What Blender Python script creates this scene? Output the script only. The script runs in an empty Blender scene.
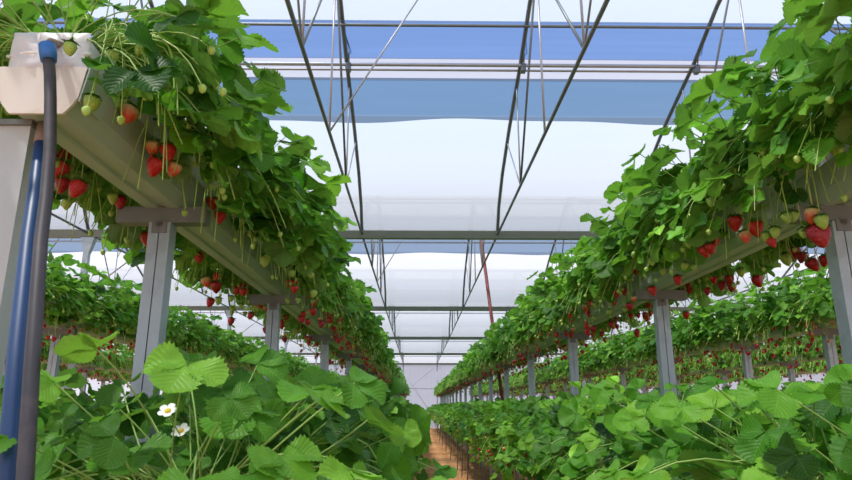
import bpy, math, random
import numpy as np
from mathutils import Vector, Matrix, Euler
R = math.radians
rnd = random.Random(7)
C = bpy.context.scene.collection
scn = bpy.context.scene
CAMZ = 1.16

# ------------------------------------------------------------------ materials
def new_mat(name):
    m = bpy.data.materials.new(name); m.use_nodes = True
    nt = m.node_tree; nt.nodes.clear()
    return m, nt, nt.nodes, nt.links

def N(nt, typ, **kw):
    n = nt.nodes.new(typ)
    for k, v in kw.items():
        if k in n.inputs: n.inputs[k].default_value = v
        else: setattr(n, k, v)
    return n

def mathn(nt, op, a, b=None, c=None):
    n = nt.nodes.new('ShaderNodeMath'); n.operation = op
    for i, x in enumerate((a, b, c)):
        if x is None: continue
        if isinstance(x, (int, float)): n.inputs[i].default_value = x
        else: nt.links.new(x, n.inputs[i])
    return n.outputs[0]

def mixc(nt, fac, a, b, typ='MIX'):
    n = nt.nodes.new('ShaderNodeMix'); n.data_type = 'RGBA'; n.blend_type = typ
    for i, x in ((0, fac), (6, a), (7, b)):
        if isinstance(x, (int, float)): n.inputs[i].default_value = x
        elif isinstance(x, tuple): n.inputs[i].default_value = (*x, 1)
        else: nt.links.new(x, n.inputs[i])
    return n.outputs[2]

def ramp(nt, fac, stops):
    n = nt.nodes.new('ShaderNodeValToRGB'); cr = n.color_ramp
    while len(cr.elements) < len(stops): cr.elements.new(0.5)
    for e, (p, c) in zip(cr.elements, stops):
        e.position = p; e.color = (*c, 1)
    nt.links.new(fac, n.inputs[0]); return n.outputs[0]

def plain(name, col, rough=0.5, metal=0.0, noise=0.0, nscale=8.0, bump=0.0, dirt=None, dirt_amt=0.4, spec=0.5):
    m, nt, nodes, L = new_mat(name)
    out = N(nt, 'ShaderNodeOutputMaterial'); p = N(nt, 'ShaderNodeBsdfPrincipled', Roughness=rough, Metallic=metal)
    p.inputs['Specular IOR Level'].default_value = spec
    tc = N(nt, 'ShaderNodeTexCoord')
    nz = N(nt, 'ShaderNodeTexNoise', Scale=nscale, Detail=5.0); L.new(tc.outputs['Object'], nz.inputs['Vector'])
    c = mixc(nt, nz.outputs[0], tuple(x * (1 - noise) for x in col), tuple(min(1, x * (1 + noise)) for x in col))
    if dirt:
        n2 = N(nt, 'ShaderNodeTexNoise', Scale=nscale * 0.7, Detail=8.0, Roughness=0.7); L.new(tc.outputs['Object'], n2.inputs['Vector'])
        f = ramp(nt, n2.outputs[0], [(0.5, (0, 0, 0)), (0.68, (dirt_amt,) * 3)])
        c = mixc(nt, f, c, dirt)
    L.new(c, p.inputs['Base Color'])
    if bump:
        b = N(nt, 'ShaderNodeBump', Strength=bump, Distance=0.01); L.new(nz.outputs[0], b.inputs['Height']); L.new(b.outputs[0], p.inputs['Normal'])
    L.new(p.outputs[0], out.inputs[0]); return m

def leaf_mat(name, dark, mid, light):
    m, nt, nodes, L = new_mat(name)
    out = N(nt, 'ShaderNodeOutputMaterial')
    au = N(nt, 'ShaderNodeAttribute', attribute_name='lu'); av = N(nt, 'ShaderNodeAttribute', attribute_name='lv')
    at = N(nt, 'ShaderNodeAttribute', attribute_name='tint')
    u = mathn(nt, 'ABSOLUTE', au.outputs['Fac'])
    s = mathn(nt, 'SUBTRACT', mathn(nt, 'MULTIPLY', av.outputs['Fac'], 8.0), mathn(nt, 'MULTIPLY', u, 3.2))
    fr = mathn(nt, 'ABSOLUTE', mathn(nt, 'SUBTRACT', mathn(nt, 'FRACT', s), 0.5))       # 0 at vein
    lat = ramp(nt, fr, [(0.0, (1, 1, 1)), (0.09, (0, 0, 0))])
    midv = ramp(nt, u, [(0.0, (1, 1, 1)), (0.07, (0, 0, 0))])
    vein = mathn(nt, 'MAXIMUM', lat, midv)
    base = ramp(nt, at.outputs['Fac'], [(0.0, dark), (0.5, mid), (1.0, light)])
    oi = N(nt, 'ShaderNodeObjectInfo')
    base = mixc(nt, mathn(nt, 'MULTIPLY', oi.outputs['Random'], 0.25), base, light)
    nz = N(nt, 'ShaderNodeTexNoise', Scale=55.0, Detail=3.0); tc = N(nt, 'ShaderNodeTexCoord'); L.new(tc.outputs['Object'], nz.inputs['Vector'])
    base = mixc(nt, mathn(nt, 'MULTIPLY', nz.outputs[0], 0.35), base, dark)
    col = mixc(nt, mathn(nt, 'MULTIPLY', vein, 0.2), base, (0.32, 0.50, 0.12))
    geo = N(nt, 'ShaderNodeNewGeometry')
    col = mixc(nt, mathn(nt, 'MULTIPLY', geo.outputs['Backfacing'], 0.35), col, (0.30, 0.46, 0.18))
    h = mathn(nt, 'ADD', mathn(nt, 'MULTIPLY', fr, 1.0), mathn(nt, 'MULTIPLY', nz.outputs[0], 0.25))
    h = mathn(nt, 'SUBTRACT', h, mathn(nt, 'MULTIPLY', midv, 0.3))
    bp = N(nt, 'ShaderNodeBump', Strength=0.4, Distance=0.003); L.new(h, bp.inputs['Height'])
    p = N(nt, 'ShaderNodeBsdfPrincipled', Roughness=0.45); p.inputs['Specular IOR Level'].default_value = 0.24
    L.new(col, p.inputs['Base Color']); L.new(bp.outputs[0], p.inputs['Normal'])
    tr = N(nt, 'ShaderNodeBsdfTranslucent'); L.new(mixc(nt, 1.0, col, (1.05, 1.30, 0.5), 'MULTIPLY'), tr.inputs['Color']); L.new(bp.outputs[0], tr.inputs['Normal'])
    mx = N(nt, 'ShaderNodeMixShader', Fac=0.34); L.new(p.outputs[0], mx.inputs[1]); L.new(tr.outputs[0], mx.inputs[2])
    L.new(mx.outputs[0], out.inputs[0]); return m

def berry_mat(name, tip, shoulder, seed, lo=0.0, hi=0.3):
    m, nt, nodes, L = new_mat(name)
    out = N(nt, 'ShaderNodeOutputMaterial'); p = N(nt, 'ShaderNodeBsdfPrincipled', Roughness=0.28)
    tc = N(nt, 'ShaderNodeTexCoord'); sp = N(nt, 'ShaderNodeSeparateXYZ'); L.new(tc.outputs['Generated'], sp.inputs[0])
    nz = N(nt, 'ShaderNodeTexNoise', Scale=3.0); L.new(tc.outputs['Generated'], nz.inputs['Vector'])
    hh = mathn(nt, 'ADD', sp.outputs[2], mathn(nt, 'MULTIPLY', mathn(nt, 'SUBTRACT', nz.outputs[0], 0.5), 0.5))
    c = ramp(nt, hh, [(max(0, 1 - hi - 0.25), tip), (min(1, 1 - lo), shoulder)])
    vo = N(nt, 'ShaderNodeTexVoronoi', Scale=8.5); L.new(tc.outputs['Generated'], vo.inputs['Vector'])
    sd = ramp(nt, vo.outputs['Distance'], [(0.10, (1, 1, 1)), (0.2, (0, 0, 0))])
    c = mixc(nt, mathn(nt, 'MULTIPLY', sd, 0.6), c, seed)
    L.new(c, p.inputs['Base Color'])
    b = N(nt, 'ShaderNodeBump', Strength=0.6, Distance=0.003); L.new(vo.outputs['Distance'], b.inputs['Height']); L.new(b.outputs[0], p.inputs['Normal'])
    L.new(p.outputs[0], out.inputs[0]); return m

def film_mat(name, col, clear=0.2, wrinkle=0.3, stretch=(0.5, 6, 1), trcol=(1, 1, 1)):
    """thin polythene: partly clear, mostly diffusing, a little glossy"""
    m, nt, nodes, L = new_mat(name)
    out = N(nt, 'ShaderNodeOutputMaterial'); tc = N(nt, 'ShaderNodeTexCoord'); mp = N(nt, 'ShaderNodeMapping'); mp.inputs['Scale'].default_value = stretch
    L.new(tc.outputs['Object'], mp.inputs[0]); nz = N(nt, 'ShaderNodeTexNoise', Scale=1.3, Detail=6.0); L.new(mp.outputs[0], nz.inputs['Vector'])
    c = mixc(nt, nz.outputs[0], tuple(x * (1 - wrinkle * .35) for x in col), col)
    tl = N(nt, 'ShaderNodeBsdfTranslucent'); L.new(c, tl.inputs[0])
    df = N(nt, 'ShaderNodeBsdfDiffuse'); L.new(c, df.inputs[0])
    tp = N(nt, 'ShaderNodeBsdfTransparent', Color=(*trcol, 1))
    a = N(nt, 'ShaderNodeMixShader', Fac=0.25); L.new(tl.outputs[0], a.inputs[1]); L.new(df.outputs[0], a.inputs[2])
    b = N(nt, 'ShaderNodeMixShader', Fac=clear); L.new(a.outputs[0], b.inputs[1]); L.new(tp.outputs[0], b.inputs[2])
    L.new(b.outputs[0], out.inputs[0]); return m

M = {}
M['leaf'] = leaf_mat('strawberry_leaf', (0.010, 0.070, 0.006), (0.078, 0.29, 0.014), (0.26, 0.55, 0.05))
M['stem'] = plain('green_stem', (0.26, 0.42, 0.09), 0.45, noise=0.25, nscale=20)
M['runner'] = plain('pale_truss', (0.38, 0.56, 0.11), 0.45, noise=0.2, nscale=20)
M['calyx'] = plain('calyx_green', (0.10, 0.26, 0.04), 0.5, noise=0.3, nscale=60)
M['red'] = berry_mat('ripe_berry', (0.52, 0.010, 0.016), (0.55, 0.03, 0.02), (0.75, 0.35, 0.08))
M['deep'] = berry_mat('dark_ripe_berry', (0.34, 0.004, 0.012), (0.42, 0.01, 0.015), (0.5, 0.2, 0.06))
M['blush'] = berry_mat('half_ripe_berry', (0.72, 0.07, 0.03), (0.62, 0.55, 0.22), (0.6, 0.4, 0.1), 0.0, 0.45)
M['green'] = berry_mat('unripe_berry', (0.38, 0.53, 0.09), (0.26, 0.44, 0.07), (0.50, 0.42, 0.12))
M['petal'] = plain('white_petal', (0.9, 0.9, 0.86), 0.5)
M['pollen'] = plain('yellow_centre', (0.75, 0.55, 0.05), 0.7)
M['galv'] = plain('galvanised_steel', (0.40, 0.46, 0.50), 0.42, 0.3, 0.18, 14, dirt=(0.22, 0.22, 0.21))
M['postpale'] = plain('pale_painted_steel', (0.50, 0.54, 0.54), 0.5, 0.0, 0.08, 6)
M['bar'] = plain('weathered_crossbar', (0.22, 0.23, 0.22), 0.5, 0.4, 0.2, 10, dirt=(0.16, 0.10, 0.07))
M['tube'] = plain('steel_tube', (0.16, 0.18, 0.19), 0.4, 0.5, 0.15, 6)
M['rod'] = plain('pale_steel_rod', (0.38, 0.39, 0.42), 0.4, 0.5, 0.15, 6)
M['raingut'] = plain('grey_green_steel', (0.20, 0.24, 0.22), 0.45, 0.3, 0.1, 4)
M['rust'] = plain('rusty_red_paint', (0.17, 0.03, 0.025), 0.6, 0.1, 0.3, 12, dirt=(0.35, 0.2, 0.15))
M['trough'] = plain('cream_coated_steel', (0.42, 0.53, 0.50), 0.45, 0.0, 0.06, 6, dirt=(0.34, 0.29, 0.22), dirt_amt=0.35)
M['endcap'] = plain('cream_end_plate', (0.78, 0.73, 0.66), 0.45, 0.0, 0.05, 5, dirt=(0.42, 0.22, 0.10), dirt_amt=0.7)
M['bag'] = plain('grow_bag_film', (0.74, 0.75, 0.79), 0.4, 0.0, 0.10, 9, bump=0.7, dirt=(0.35, 0.30, 0.25))
M['substrate'] = plain('coir_substrate', (0.07, 0.045, 0.03), 0.9, 0.0, 0.4, 60, bump=1.0)
M['hose'] = plain('dark_irrigation_pipe', (0.045, 0.04, 0.045), 0.5, 0.0, 0.25, 14, dirt=(0.2, 0.15, 0.12), dirt_amt=0.3)
M['bluehose'] = plain('blue_hose', (0.012, 0.05, 0.15), 0.42, 0.0, 0.2, 12)
M['bluefit'] = plain('blue_plastic', (0.03, 0.16, 0.48), 0.35)
M['brass'] = plain('brown_fitting', (0.25, 0.17, 0.12), 0.5)
M['ink'] = plain('black_print', (0.03, 0.03, 0.035), 0.5)
M['film'] = film_mat('white_roof_film', (0.44, 0.455, 0.485), 0.30, 0.12)
M['film_blue'] = film_mat('blue_film_flap', (0.09, 0.14, 0.22), 0.28, 0.4, trcol=(0.6, 0.70, 0.82))
M['film_vent'] = film_mat('clear_vent_net', (0.12, 0.17, 0.32), 0.34, 0.8, stretch=(0.3, 14, 1), trcol=(0.6, 0.75, 1.0))
M['film_lilac'] = film_mat('folded_film_edge', (0.36, 0.345, 0.38), 0.2, 0.3)
M['film_wall'] = film_mat('end_wall_film', (0.50, 0.50, 0.57), 0.25, 0.5, stretch=(6, 1, 0.6))

def soil():
    m, nt, nodes, L = new_mat('orange_soil')
    out = N(nt, 'ShaderNodeOutputMaterial'); p = N(nt, 'ShaderNodeBsdfPrincipled', Roughness=0.95)
    p.inputs['Specular IOR Level'].default_value = 0.1
    tc = N(nt, 'ShaderNodeTexCoord')
    a = N(nt, 'ShaderNodeTexNoise', Scale=1.6, Detail=8.0, Roughness=0.65); b = N(nt, 'ShaderNodeTexNoise', Scale=28.0, Detail=6.0, Roughness=0.7)
    v = N(nt, 'ShaderNodeTexVoronoi', Scale=34.0)
    for n in (a, b, v): L.new(tc.outputs['Object'], n.inputs['Vector'])
    c = ramp(nt, a.outputs[0], [(0.3, (0.50, 0.23, 0.09)), (0.55, (0.68, 0.35, 0.16)), (0.75, (0.80, 0.48, 0.26))])
    c = mixc(nt, ramp(nt, b.outputs[0], [(0.35, (1, 1, 1)), (0.5, (0, 0, 0))]), c, (0.26, 0.11, 0.05))
    c = mixc(nt, ramp(nt, v.outputs['Distance'], [(0.08, (0.7, 0.7, 0.7)), (0.16, (0, 0, 0))]), c, (0.80, 0.52, 0.30))
    L.new(c, p.inputs['Base Color'])
    bp = N(nt, 'ShaderNodeBump', Strength=0.8, Distance=0.02); L.new(b.outputs[0], bp.inputs['Height']); L.new(bp.outputs[0], p.inputs['Normal'])
    L.new(p.outputs[0], out.inputs[0]); return m
M['soil'] = soil()

# ------------------------------------------------------------------ mesh helpers
class MB:
    def __init__(s): s.v = []; s.f = []; s.mi = []
    def add(s, vs, fs, mi=0):
        o = len(s.v); s.v += [tuple(x) for x in vs]; s.f += [tuple(i + o for i in f) for f in fs]; s.mi += [mi] * len(fs)
    def box(s, x0, x1, y0, y1, z0, z1, mi=0):
        s.add([(x, y, z) for z in (z0, z1) for y in (y0, y1) for x in (x0, x1)],
              [(0, 2, 3, 1), (4, 5, 7, 6), (0, 1, 5, 4), (2, 6, 7, 3), (0, 4, 6, 2), (1, 3, 7, 5)], mi)
    def tube(s, pts, r, n=8, mi=0, cap=True):
        pts = [Vector(p) for p in pts]; rs = r if isinstance(r, (list, tuple)) else [r] * len(pts)
        up = Vector((0.013, 0.02, 1)) if abs((pts[-1] - pts[0]).normalized().z) < 0.9 else Vector((1, 0.02, 0.01))
        vs = []; 
        for i, p in enumerate(pts):
            d = (pts[min(i + 1, len(pts) - 1)] - pts[max(i - 1, 0)]).normalized()
            a = d.cross(up).normalized(); b = a.cross(d)
            for k in range(n):
                t = 2 * math.pi * k / n
                vs.append(p + (a * math.cos(t) + b * math.sin(t)) * rs[i])
        fs = [(i * n + k, i * n + (k + 1) % n, (i + 1) * n + (k + 1) % n, (i + 1) * n + k) for i in range(len(pts) - 1) for k in range(n)]
        if cap: fs += [tuple(range(n - 1, -1, -1)), tuple((len(pts) - 1) * n + k for k in range(n))]
        s.add(vs, fs, mi)
    def extrude_y(s, prof, ys, mi=0, closed=True, cap=False):
        n = len(prof); vs = [(x, y, z) for y in ys for (x, z) in prof]
        m = n if closed else n - 1
        fs = [(j * n + i, j * n + (i + 1) % n, (j + 1) * n + (i + 1) % n, (j + 1) * n + i) for j in range(len(ys) - 1) for i in range(m)]
        if cap: fs += [tuple(range(n - 1, -1, -1)), tuple((len(ys) - 1) * n + k for k in range(n))]
        s.add(vs, fs, mi)
    def mesh(s, name, mats, smooth=False):
        me = bpy.data.meshes.new(name); me.from_pydata(s.v, [], s.f)
        for m in (mats if isinstance(mats, (list, tuple)) else [mats]): me.materials.append(m)
        me.polygons.foreach_set('material_index', s.mi)
        if smooth: me.polygons.foreach_set('use_smooth', [True] * len(s.f))
        me.update(); return me
    def build(s, name, mats, parent=None, smooth=False):
        return link(name, s.mesh(name, mats, smooth), parent)

def link(name, data, parent=None, loc=None):
    o = bpy.data.objects.new(name, data); C.objects.link(o)
    if parent: o.parent = parent
    if loc is not None: o.location = loc
    return o
def empty(name, loc=(0, 0, 0)):
    o = link(name, None, None, loc); o.empty_display_size = 0.1; return o
def tag(o, label, cat, group=None):
    o['label'] = label; o['category'] = cat
    if group: o['group'] = group
    return o
def struct(o): o['kind'] = 'structure'; return o

# ------------------------------------------------------------------ leaves
class NB:   # numpy mesh builder with point attributes
    def __init__(s): s.V = []; s.F = []; s.n = 0; s.u = []; s.w = []; s.t = []; s.mi = []
    def add(s, V, F, u=None, w=None, t=0.5, mi=0):
        n = len(V); s.V.append(V); s.F.append(F + s.n); s.n += n
        s.u.append(np.ones(n) if u is None else u); s.w.append(np.zeros(n) if w is None else w)
        s.t.append(np.full(n, t) if np.isscalar(t) else t); s.mi.append(np.full(len(F), mi) if np.isscalar(mi) else mi)
    def arrays(s):
        return (np.vstack(s.V), np.vstack(s.F), np.concatenate(s.u), np.concatenate(s.w), np.concatenate(s.t), np.concatenate(s.mi))
    def mesh(s, name, mats, arr=None):
        V, F, u, w, t, mi = arr or s.arrays()
        me = bpy.data.meshes.new(name)
        me.vertices.add(len(V)); me.vertices.foreach_set('co', V.astype(np.float32).ravel())
        me.loops.add(F.size); me.loops.foreach_set('vertex_index', F.astype(np.int32).ravel())
        me.polygons.add(len(F)); me.polygons.foreach_set('loop_start', np.arange(0, F.size, 4, dtype=np.int32))
        for m in mats: me.materials.append(m)
        me.polygons.foreach_set('material_index', mi.astype(np.int32)); me.polygons.foreach_set('use_smooth', np.ones(len(F), dtype=bool))
        for nm, a in (('lu', u), ('lv', w), ('tint', t)):
            at = me.attributes.new(nm, 'FLOAT', 'POINT'); at.data.foreach_set('value', a.astype(np.float32))
        me.update(); me.validate(); return me

def leaflet(rows, cols, rs, teeth=True):
    """obovate serrated leaflet, length 1, y along; fold, cup and ripple vary"""
    fold = rs.uniform(0.12, 0.62); droop = rs.uniform(-0.15, 0.32); twist = rs.uniform(-0.25, 0.25); wid = rs.uniform(0.44, 0.56); ph = rs.uniform(0, 6)
    t = np.linspace(0, 1, rows); u = np.linspace(-1, 1, cols)
    m_ = 0.56; prof = np.where(t > m_, np.sqrt(np.clip(1 - ((t - m_) / (1.02 - m_)) ** 2.3, 0, 1)), np.sin(np.pi / 2 * np.clip(t / m_, 0, 1)) ** 0.85)
    prof[0] = 0.03; prof[-1] = 0.10
    wv = wid * prof
    tt = t[:, None]; uu = u[None, :]
    wtooth = np.ones_like(t)
    ys = np.repeat(tt, cols, 1).astype(float)
    if teeth:
        odd = (np.arange(rows) % 2 == 1)
        wtooth = np.where(odd, 1.12, 0.93)
        wtooth[:3] = 1.0
    edge = (np.abs(uu) > 0.99)
    X = uu * wv[:, None] * np.where(edge, wtooth[:, None], 1.0)
    ys = ys + np.where(edge, -0.02, 0.0) + 0.05 * np.abs(uu) * tt
    Z = fold * np.abs(X) ** 1.15 - droop * tt ** 2 + twist * X * tt + 0.045 * np.sin(9 * tt + ph) * np.abs(uu) + 0.012 * np.cos(uu * 5 + 14 * tt + ph)
    V = np.stack([X, ys, Z], -1).reshape(-1, 3)
    i, j = np.meshgrid(np.arange(rows - 1), np.arange(cols - 1), indexing='ij')
    a = (i * cols + j).ravel(); F = np.stack([a, a + 1, a + cols + 1, a + cols], -1)
    return V, F, np.repeat(uu, rows, 0).ravel(), np.repeat(tt, cols, 1).ravel()

def rotz(a): c, s = math.cos(a), math.sin(a); return np.array([[c, -s, 0], [s, c, 0], [0, 0, 1.]])
def roty(a): c, s = math.cos(a), math.sin(a); return np.array([[c, 0, s], [0, 1, 0], [-s, 0, c]])

def leaf_template(rows, cols, rs, teeth=True):
    Vs, Fs, us, ws = [], [], [], []; n = 0
    for ang, sc, roll in ((0, 1.0, 0), (R(rs.uniform(62, 84)), 0.9, R(rs.uniform(-30, 6))), (-R(rs.uniform(62, 84)), 0.9, -R(rs.uniform(-30, 6)))):
        V, F, u, w = leaflet(rows, cols, rs, teeth)
        V = V * sc; V[:, 1] += 0.05
        V = V @ roty(roll).T; V = V @ rotz(ang).T
        Vs.append(V); Fs.append(F + n); n += len(V); us.append(u); ws.append(w)
    return np.vstack(Vs), np.vstack(Fs), np.concatenate(us), np.concatenate(ws)

rs0 = np.random.RandomState(11)
T_HI = [leaf_template(19, 7, rs0) for _ in range(9)]
T_MID = [leaf_template(8, 4, rs0) for _ in range(7)]
T_LO = [leaf_template(3, 3, rs0, False) for _ in range(6)]

def ribbon_tube(pts, r, n=3):
    """thin curved stem, returns V, F"""
    pts = np.asarray(pts, float); d = np.gradient(pts, axis=0); d /= (np.linalg.norm(d, axis=1, keepdims=True) + 1e-9)
    ref = np.array([0.31, 0.77, 0.12]); a = np.cross(d, ref); a /= (np.linalg.norm(a, axis=1, keepdims=True) + 1e-9); b = np.cross(a, d)
    k = len(pts); V = np.zeros((k, n, 3))
    for i in range(n):
        t = 2 * math.pi * i / n; V[:, i] = pts + (a * math.cos(t) + b * math.sin(t)) * r
    idx = np.arange(k - 1)[:, None] * n; j = np.arange(n)[None]; j2 = (j + 1) % n
    F = np.stack([idx + j, idx + j2, idx + n + j2, idx + n + j], -1).reshape(-1, 4)
    return V.reshape(-1, 3), F

def bez(p0, p1, p2, k=6):
    t = np.linspace(0, 1, k)[:, None]; return (1 - t) ** 2 * np.array(p0) + 2 * t * (1 - t) * np.array(p1) + t * t * np.array(p2)

def plant_arrays(kind, lod, seed):
    """returns foliage NB, stem NB, berry list [(pos, kind, size, tilt)], truss NB"""
    rs = np.random.RandomState(seed)
    T = {'hi': T_HI, 'mid': T_MID, 'lo': T_LO}[lod]
    fo, st = NB(), NB()
    if kind == 'upper': nl, ax, ay, cz, th1, size = (62, 0.37, 0.25, 0.37, 116, 0.075)
    else: nl, ax, ay, cz, th1, size = (96, 0.38, 0.26, 0.30, 122, 0.061)
    if lod == 'lo': nl = 42; size *= 1.15
    for i in range(nl):
        th = R(th1) * math.sqrt((i + rs.uniform(0, 1)) / nl) ; ph = i * 2.39996 + rs.uniform(-0.35, 0.35)
        rr = rs.uniform(0.62, 1.03)
        if i % 5 == 0: rr *= 0.75
        sx, sy, sz = math.sin(th) * math.cos(ph), math.sin(th) * math.sin(ph), math.cos(th)
        zz = cz * sz * rr if sz > 0 else (0.34 if kind == 'upper' else 0.46) * sz * rr
        P = np.array([ax * sx * rr, ay * sy * rr, zz])
        if sz < 0.1 and abs(P[0]) < 0.17: P[0] = math.copysign(rs.uniform(0.17, 0.3), P[0])
        P[1] += rs.uniform(-0.05, 0.05)
        out = np.array([sx, sy * 0.8, 0.0]); on = np.linalg.norm(out) + 1e-6; out /= on
        # normal: up with outward lean
        lean = rs.uniform(0.15, 0.9) if sz > 0.2 else rs.uniform(0.5, 1.5)
        if kind == 'lower': lean = rs.uniform(-0.1, 1.3)
        nrm = np.array([0, 0, 1.0]) + out * lean * min(1, on * 1.3) + rs.normal(0, 0.36 if kind == 'lower' else 0.3, 3) + (np.array([0, -0.45, 0]) if kind == 'lower' else 0); nrm /= np.linalg.norm(nrm)
        yax = out + rs.normal(0, 0.35, 3); yax -= nrm * yax.dot(nrm); yax /= (np.linalg.norm(yax) + 1e-9)
        xax = np.cross(yax, nrm)
        V, F, u, w = T[rs.randint(len(T))]
        s = size * rs.uniform(0.6, 1.3 if kind == 'upper' else 1.16) * (0.8 if sz < 0 else 1.0)
        Mx = np.stack([xax, yax, nrm], 1) * s
        tint = np.clip(rs.normal(0.44, 0.27) + (0.1 if rr > 0.95 else 0), 0, 1)
        fo.add(V @ Mx.T + P, F, u, w, tint, 0)
        if lod != 'lo':
            base = np.array([rs.uniform(-0.04, 0.04), rs.uniform(-0.05, 0.05) + P[1] * 0.2, 0.0])
            midp = base * 0.4 + P * 0.6 + np.array([0, 0, 0.10 if sz < 0.3 else 0.0]) + rs.normal(0, 0.012, 3)
            Vt, Ft = ribbon_tube(bez(base, midp, P + yax * s * 0.05, 7 if lod == 'hi' else 4), 0.0016 if lod == 'hi' else 0.0020, 4 if lod == 'hi' else 3)
            st.add(Vt, Ft, mi=0)
    if kind == 'upper':
        for i in range(26 if lod != 'lo' else 12):
            side = rs.choice([-1, 1]); P = np.array([side * rs.uniform(0.115, 0.26), rs.uniform(-.14, .14), rs.uniform(-0.16, 0.10)])
            nrm = np.array([side * rs.uniform(.5, 1.2), 0, rs.uniform(-.2, .9)]) + rs.normal(0, .35, 3); nrm /= np.linalg.norm(nrm)
            yax = np.array([side * .3, rs.uniform(-.8, .8), -.7]); yax -= nrm * yax.dot(nrm); yax /= np.linalg.norm(yax); xax = np.cross(yax, nrm)
            V, F, u, w = T[rs.randint(len(T))]; s = rs.uniform(0.026, 0.046)
            fo.add(V @ (np.stack([xax, yax, nrm], 1) * s).T + P, F, u, w, np.clip(rs.normal(.5, .25), 0, 1), 0)
    berries = []; tr = NB()
    ntr = 7 if kind == 'upper' else 3
    for i in range(ntr):
        side = 1 if i % 2 == 0 else -1
        y0 = rs.uniform(-0.11, 0.11)
        ex = side * rs.uniform(0.135, 0.20); hang = rs.uniform(0.10, 0.29) if kind == 'upper' else rs.uniform(0.02, 0.16)
        if kind == 'lower': ex = side * rs.uniform(0.2, 0.3)
        tip = np.array([ex + side * rs.uniform(-0.02, 0.05), y0 + rs.uniform(-0.06, 0.06), -hang])
        elbow = np.array([ex, y0, 0.01 + rs.uniform(0, 0.05)])
        nb = 1 if rs.rand() < 0.45 else 2
        pts = np.vstack([bez((side * 0.03, y0 * 0.4, 0.0), (ex * 0.6, y0 * .8, 0.07), elbow, 5), bez(elbow, elbow * [1.12, 1, 1] + [0, 0, -0.05], tip, 6)[1:]])
        if lod != 'lo':
            Vt, Ft = ribbon_tube(pts, 0.0016, 4 if lod == 'hi' else 3); tr.add(Vt, Ft, mi=1)
        for b in range(nb):
            p = tip.copy()
            if b:
                p = tip + np.array([rs.uniform(-0.03, 0.03), rs.choice([-1, 1]) * rs.uniform(0.025, 0.045), rs.uniform(-0.01, 0.04)])
                if lod != 'lo':
                    Vt, Ft = ribbon_tube(bez(pts[-3], (pts[-3] + p) / 2 + [0, 0, 0.015], p, 4), 0.0013, 3); tr.add(Vt, Ft, mi=1)
            r = rs.rand(); col = 'red' if r < 0.32 else 'deep' if r < 0.46 else 'blush' if r < 0.56 else 'green'
            sz_ = rs.uniform(0.030, 0.042) if col in ('red', 'deep') else rs.uniform(0.026, 0.034) if col == 'blush' else rs.uniform(0.015, 0.026)
            berries.append((p, col, sz_, (rs.uniform(-0.3, 0.3), rs.uniform(-0.3, 0.3), rs.uniform(0, 6.28))))
    if lod != 'lo':      # bare pale trusses and runners drooping over the edge
        for i in range((46 if lod == 'hi' else 44) if kind == 'upper' else 8):
            side = rs.choice([-1, 1]); y0 = rs.uniform(-0.13, 0.13); ex = side * rs.uniform(0.12, 0.27); z1 = rs.uniform(-0.24, 0.02) if kind == 'upper' else rs.uniform(-0.2, 0.05)
            pts = bez((side * 0.04, y0 * .5, 0), (ex * .9, y0 * .8, rs.uniform(0.08, 0.2)), (ex * rs.uniform(.85, 1.5), y0 + rs.uniform(-0.16, 0.16), z1), 8)
            Vt, Ft = ribbon_tube(pts, rs.uniform(0.0012, 0.0021) * (1 if lod == 'hi' else 1.5), 3); tr.add(Vt, Ft, mi=1)
            if i % 3 == 0:   # tiny green fruitlets at the tips stay part of the truss
                e = pts[-1]; q = 0.006
                V = np.array([[0, 0, q], [q, 0, 0], [0, q, 0], [-q, 0, 0], [0, -q, 0], [0, 0, -q * 1.3]]) + e
                F = np.array([[0, 1, 2, 2], [0, 2, 3, 3], [0, 3, 4, 4], [0, 4, 1, 1]])
                V2, F2 = ribbon_tube(np.array([e + [0, 0, .006], e + [0, 0, .003], e, e - [0, 0, .010], e - [0, 0, .015]]), np.array([[0.002], [0.0065], [0.009], [0.007], [0.001]]), 6)
                tr.add(V2, F2, mi=1)
    return fo, st, berries, tr

# berry meshes
def berry_mesh(mat, segs, rings):
    mb = MB(); vs = []
    prof = [(0.02, 0.0), (0.30, -0.02), (0.47, -0.14), (0.50, -0.34), (0.44, -0.60), (0.32, -0.84), (0.17, -1.05), (0.03, -1.15)]
    if rings < 8: prof = [prof[i] for i in (0, 2, 4, 6, 7)]
    for (r, z) in prof:
        for k in range(segs):
            t = 2 * math.pi * k / segs; q = 1 + 0.05 * math.sin(3 * t + z * 4)
            vs.append((r * q * math.cos(t), r * q * math.sin(t), z))
    n = segs; fs = [(i * n + k, (i + 1) * n + k, (i + 1) * n + (k + 1) % n, i * n + (k + 1) % n) for i in range(len(prof) - 1) for k in range(n)]
    fs += [tuple(range(n)), tuple((len(prof) - 1) * n + k for k in range(n - 1, -1, -1))]
    mb.add(vs, fs); return mb.mesh('strawberry', mat, True)
def calyx_mesh():
    mb = MB()
    for k in range(9):
        t = 2 * math.pi * k / 9; c, s = math.cos(t), math.sin(t); L = rnd.uniform(0.66, 0.92); w = 0.17
        up = rnd.uniform(-0.22, 0.14)
        P = lambda r, y, z: (c * r - s * y, s * r + c * y, z)
        mb.add([P(0, -.05, .03), P(0, .05, .03), P(L * .5, w, .07), P(L * .5, 0, .10), P(L * .5, -w, .07), P(L, 0, up)], [(0, 1, 2, 3), (0, 3, 4), (3, 2, 5), (4, 3, 5)])
    mb.tube([(0, 0, 0), (0.01, 0, 0.12), (0.02, 0, 0.3)], [0.09, 0.06, 0.045], 6)
    return mb.mesh('calyx', M['calyx'], True)
BER_HI = {k: berry_mesh(M[k], 16, 8) for k in ('red', 'deep', 'blush', 'green')}
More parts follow.
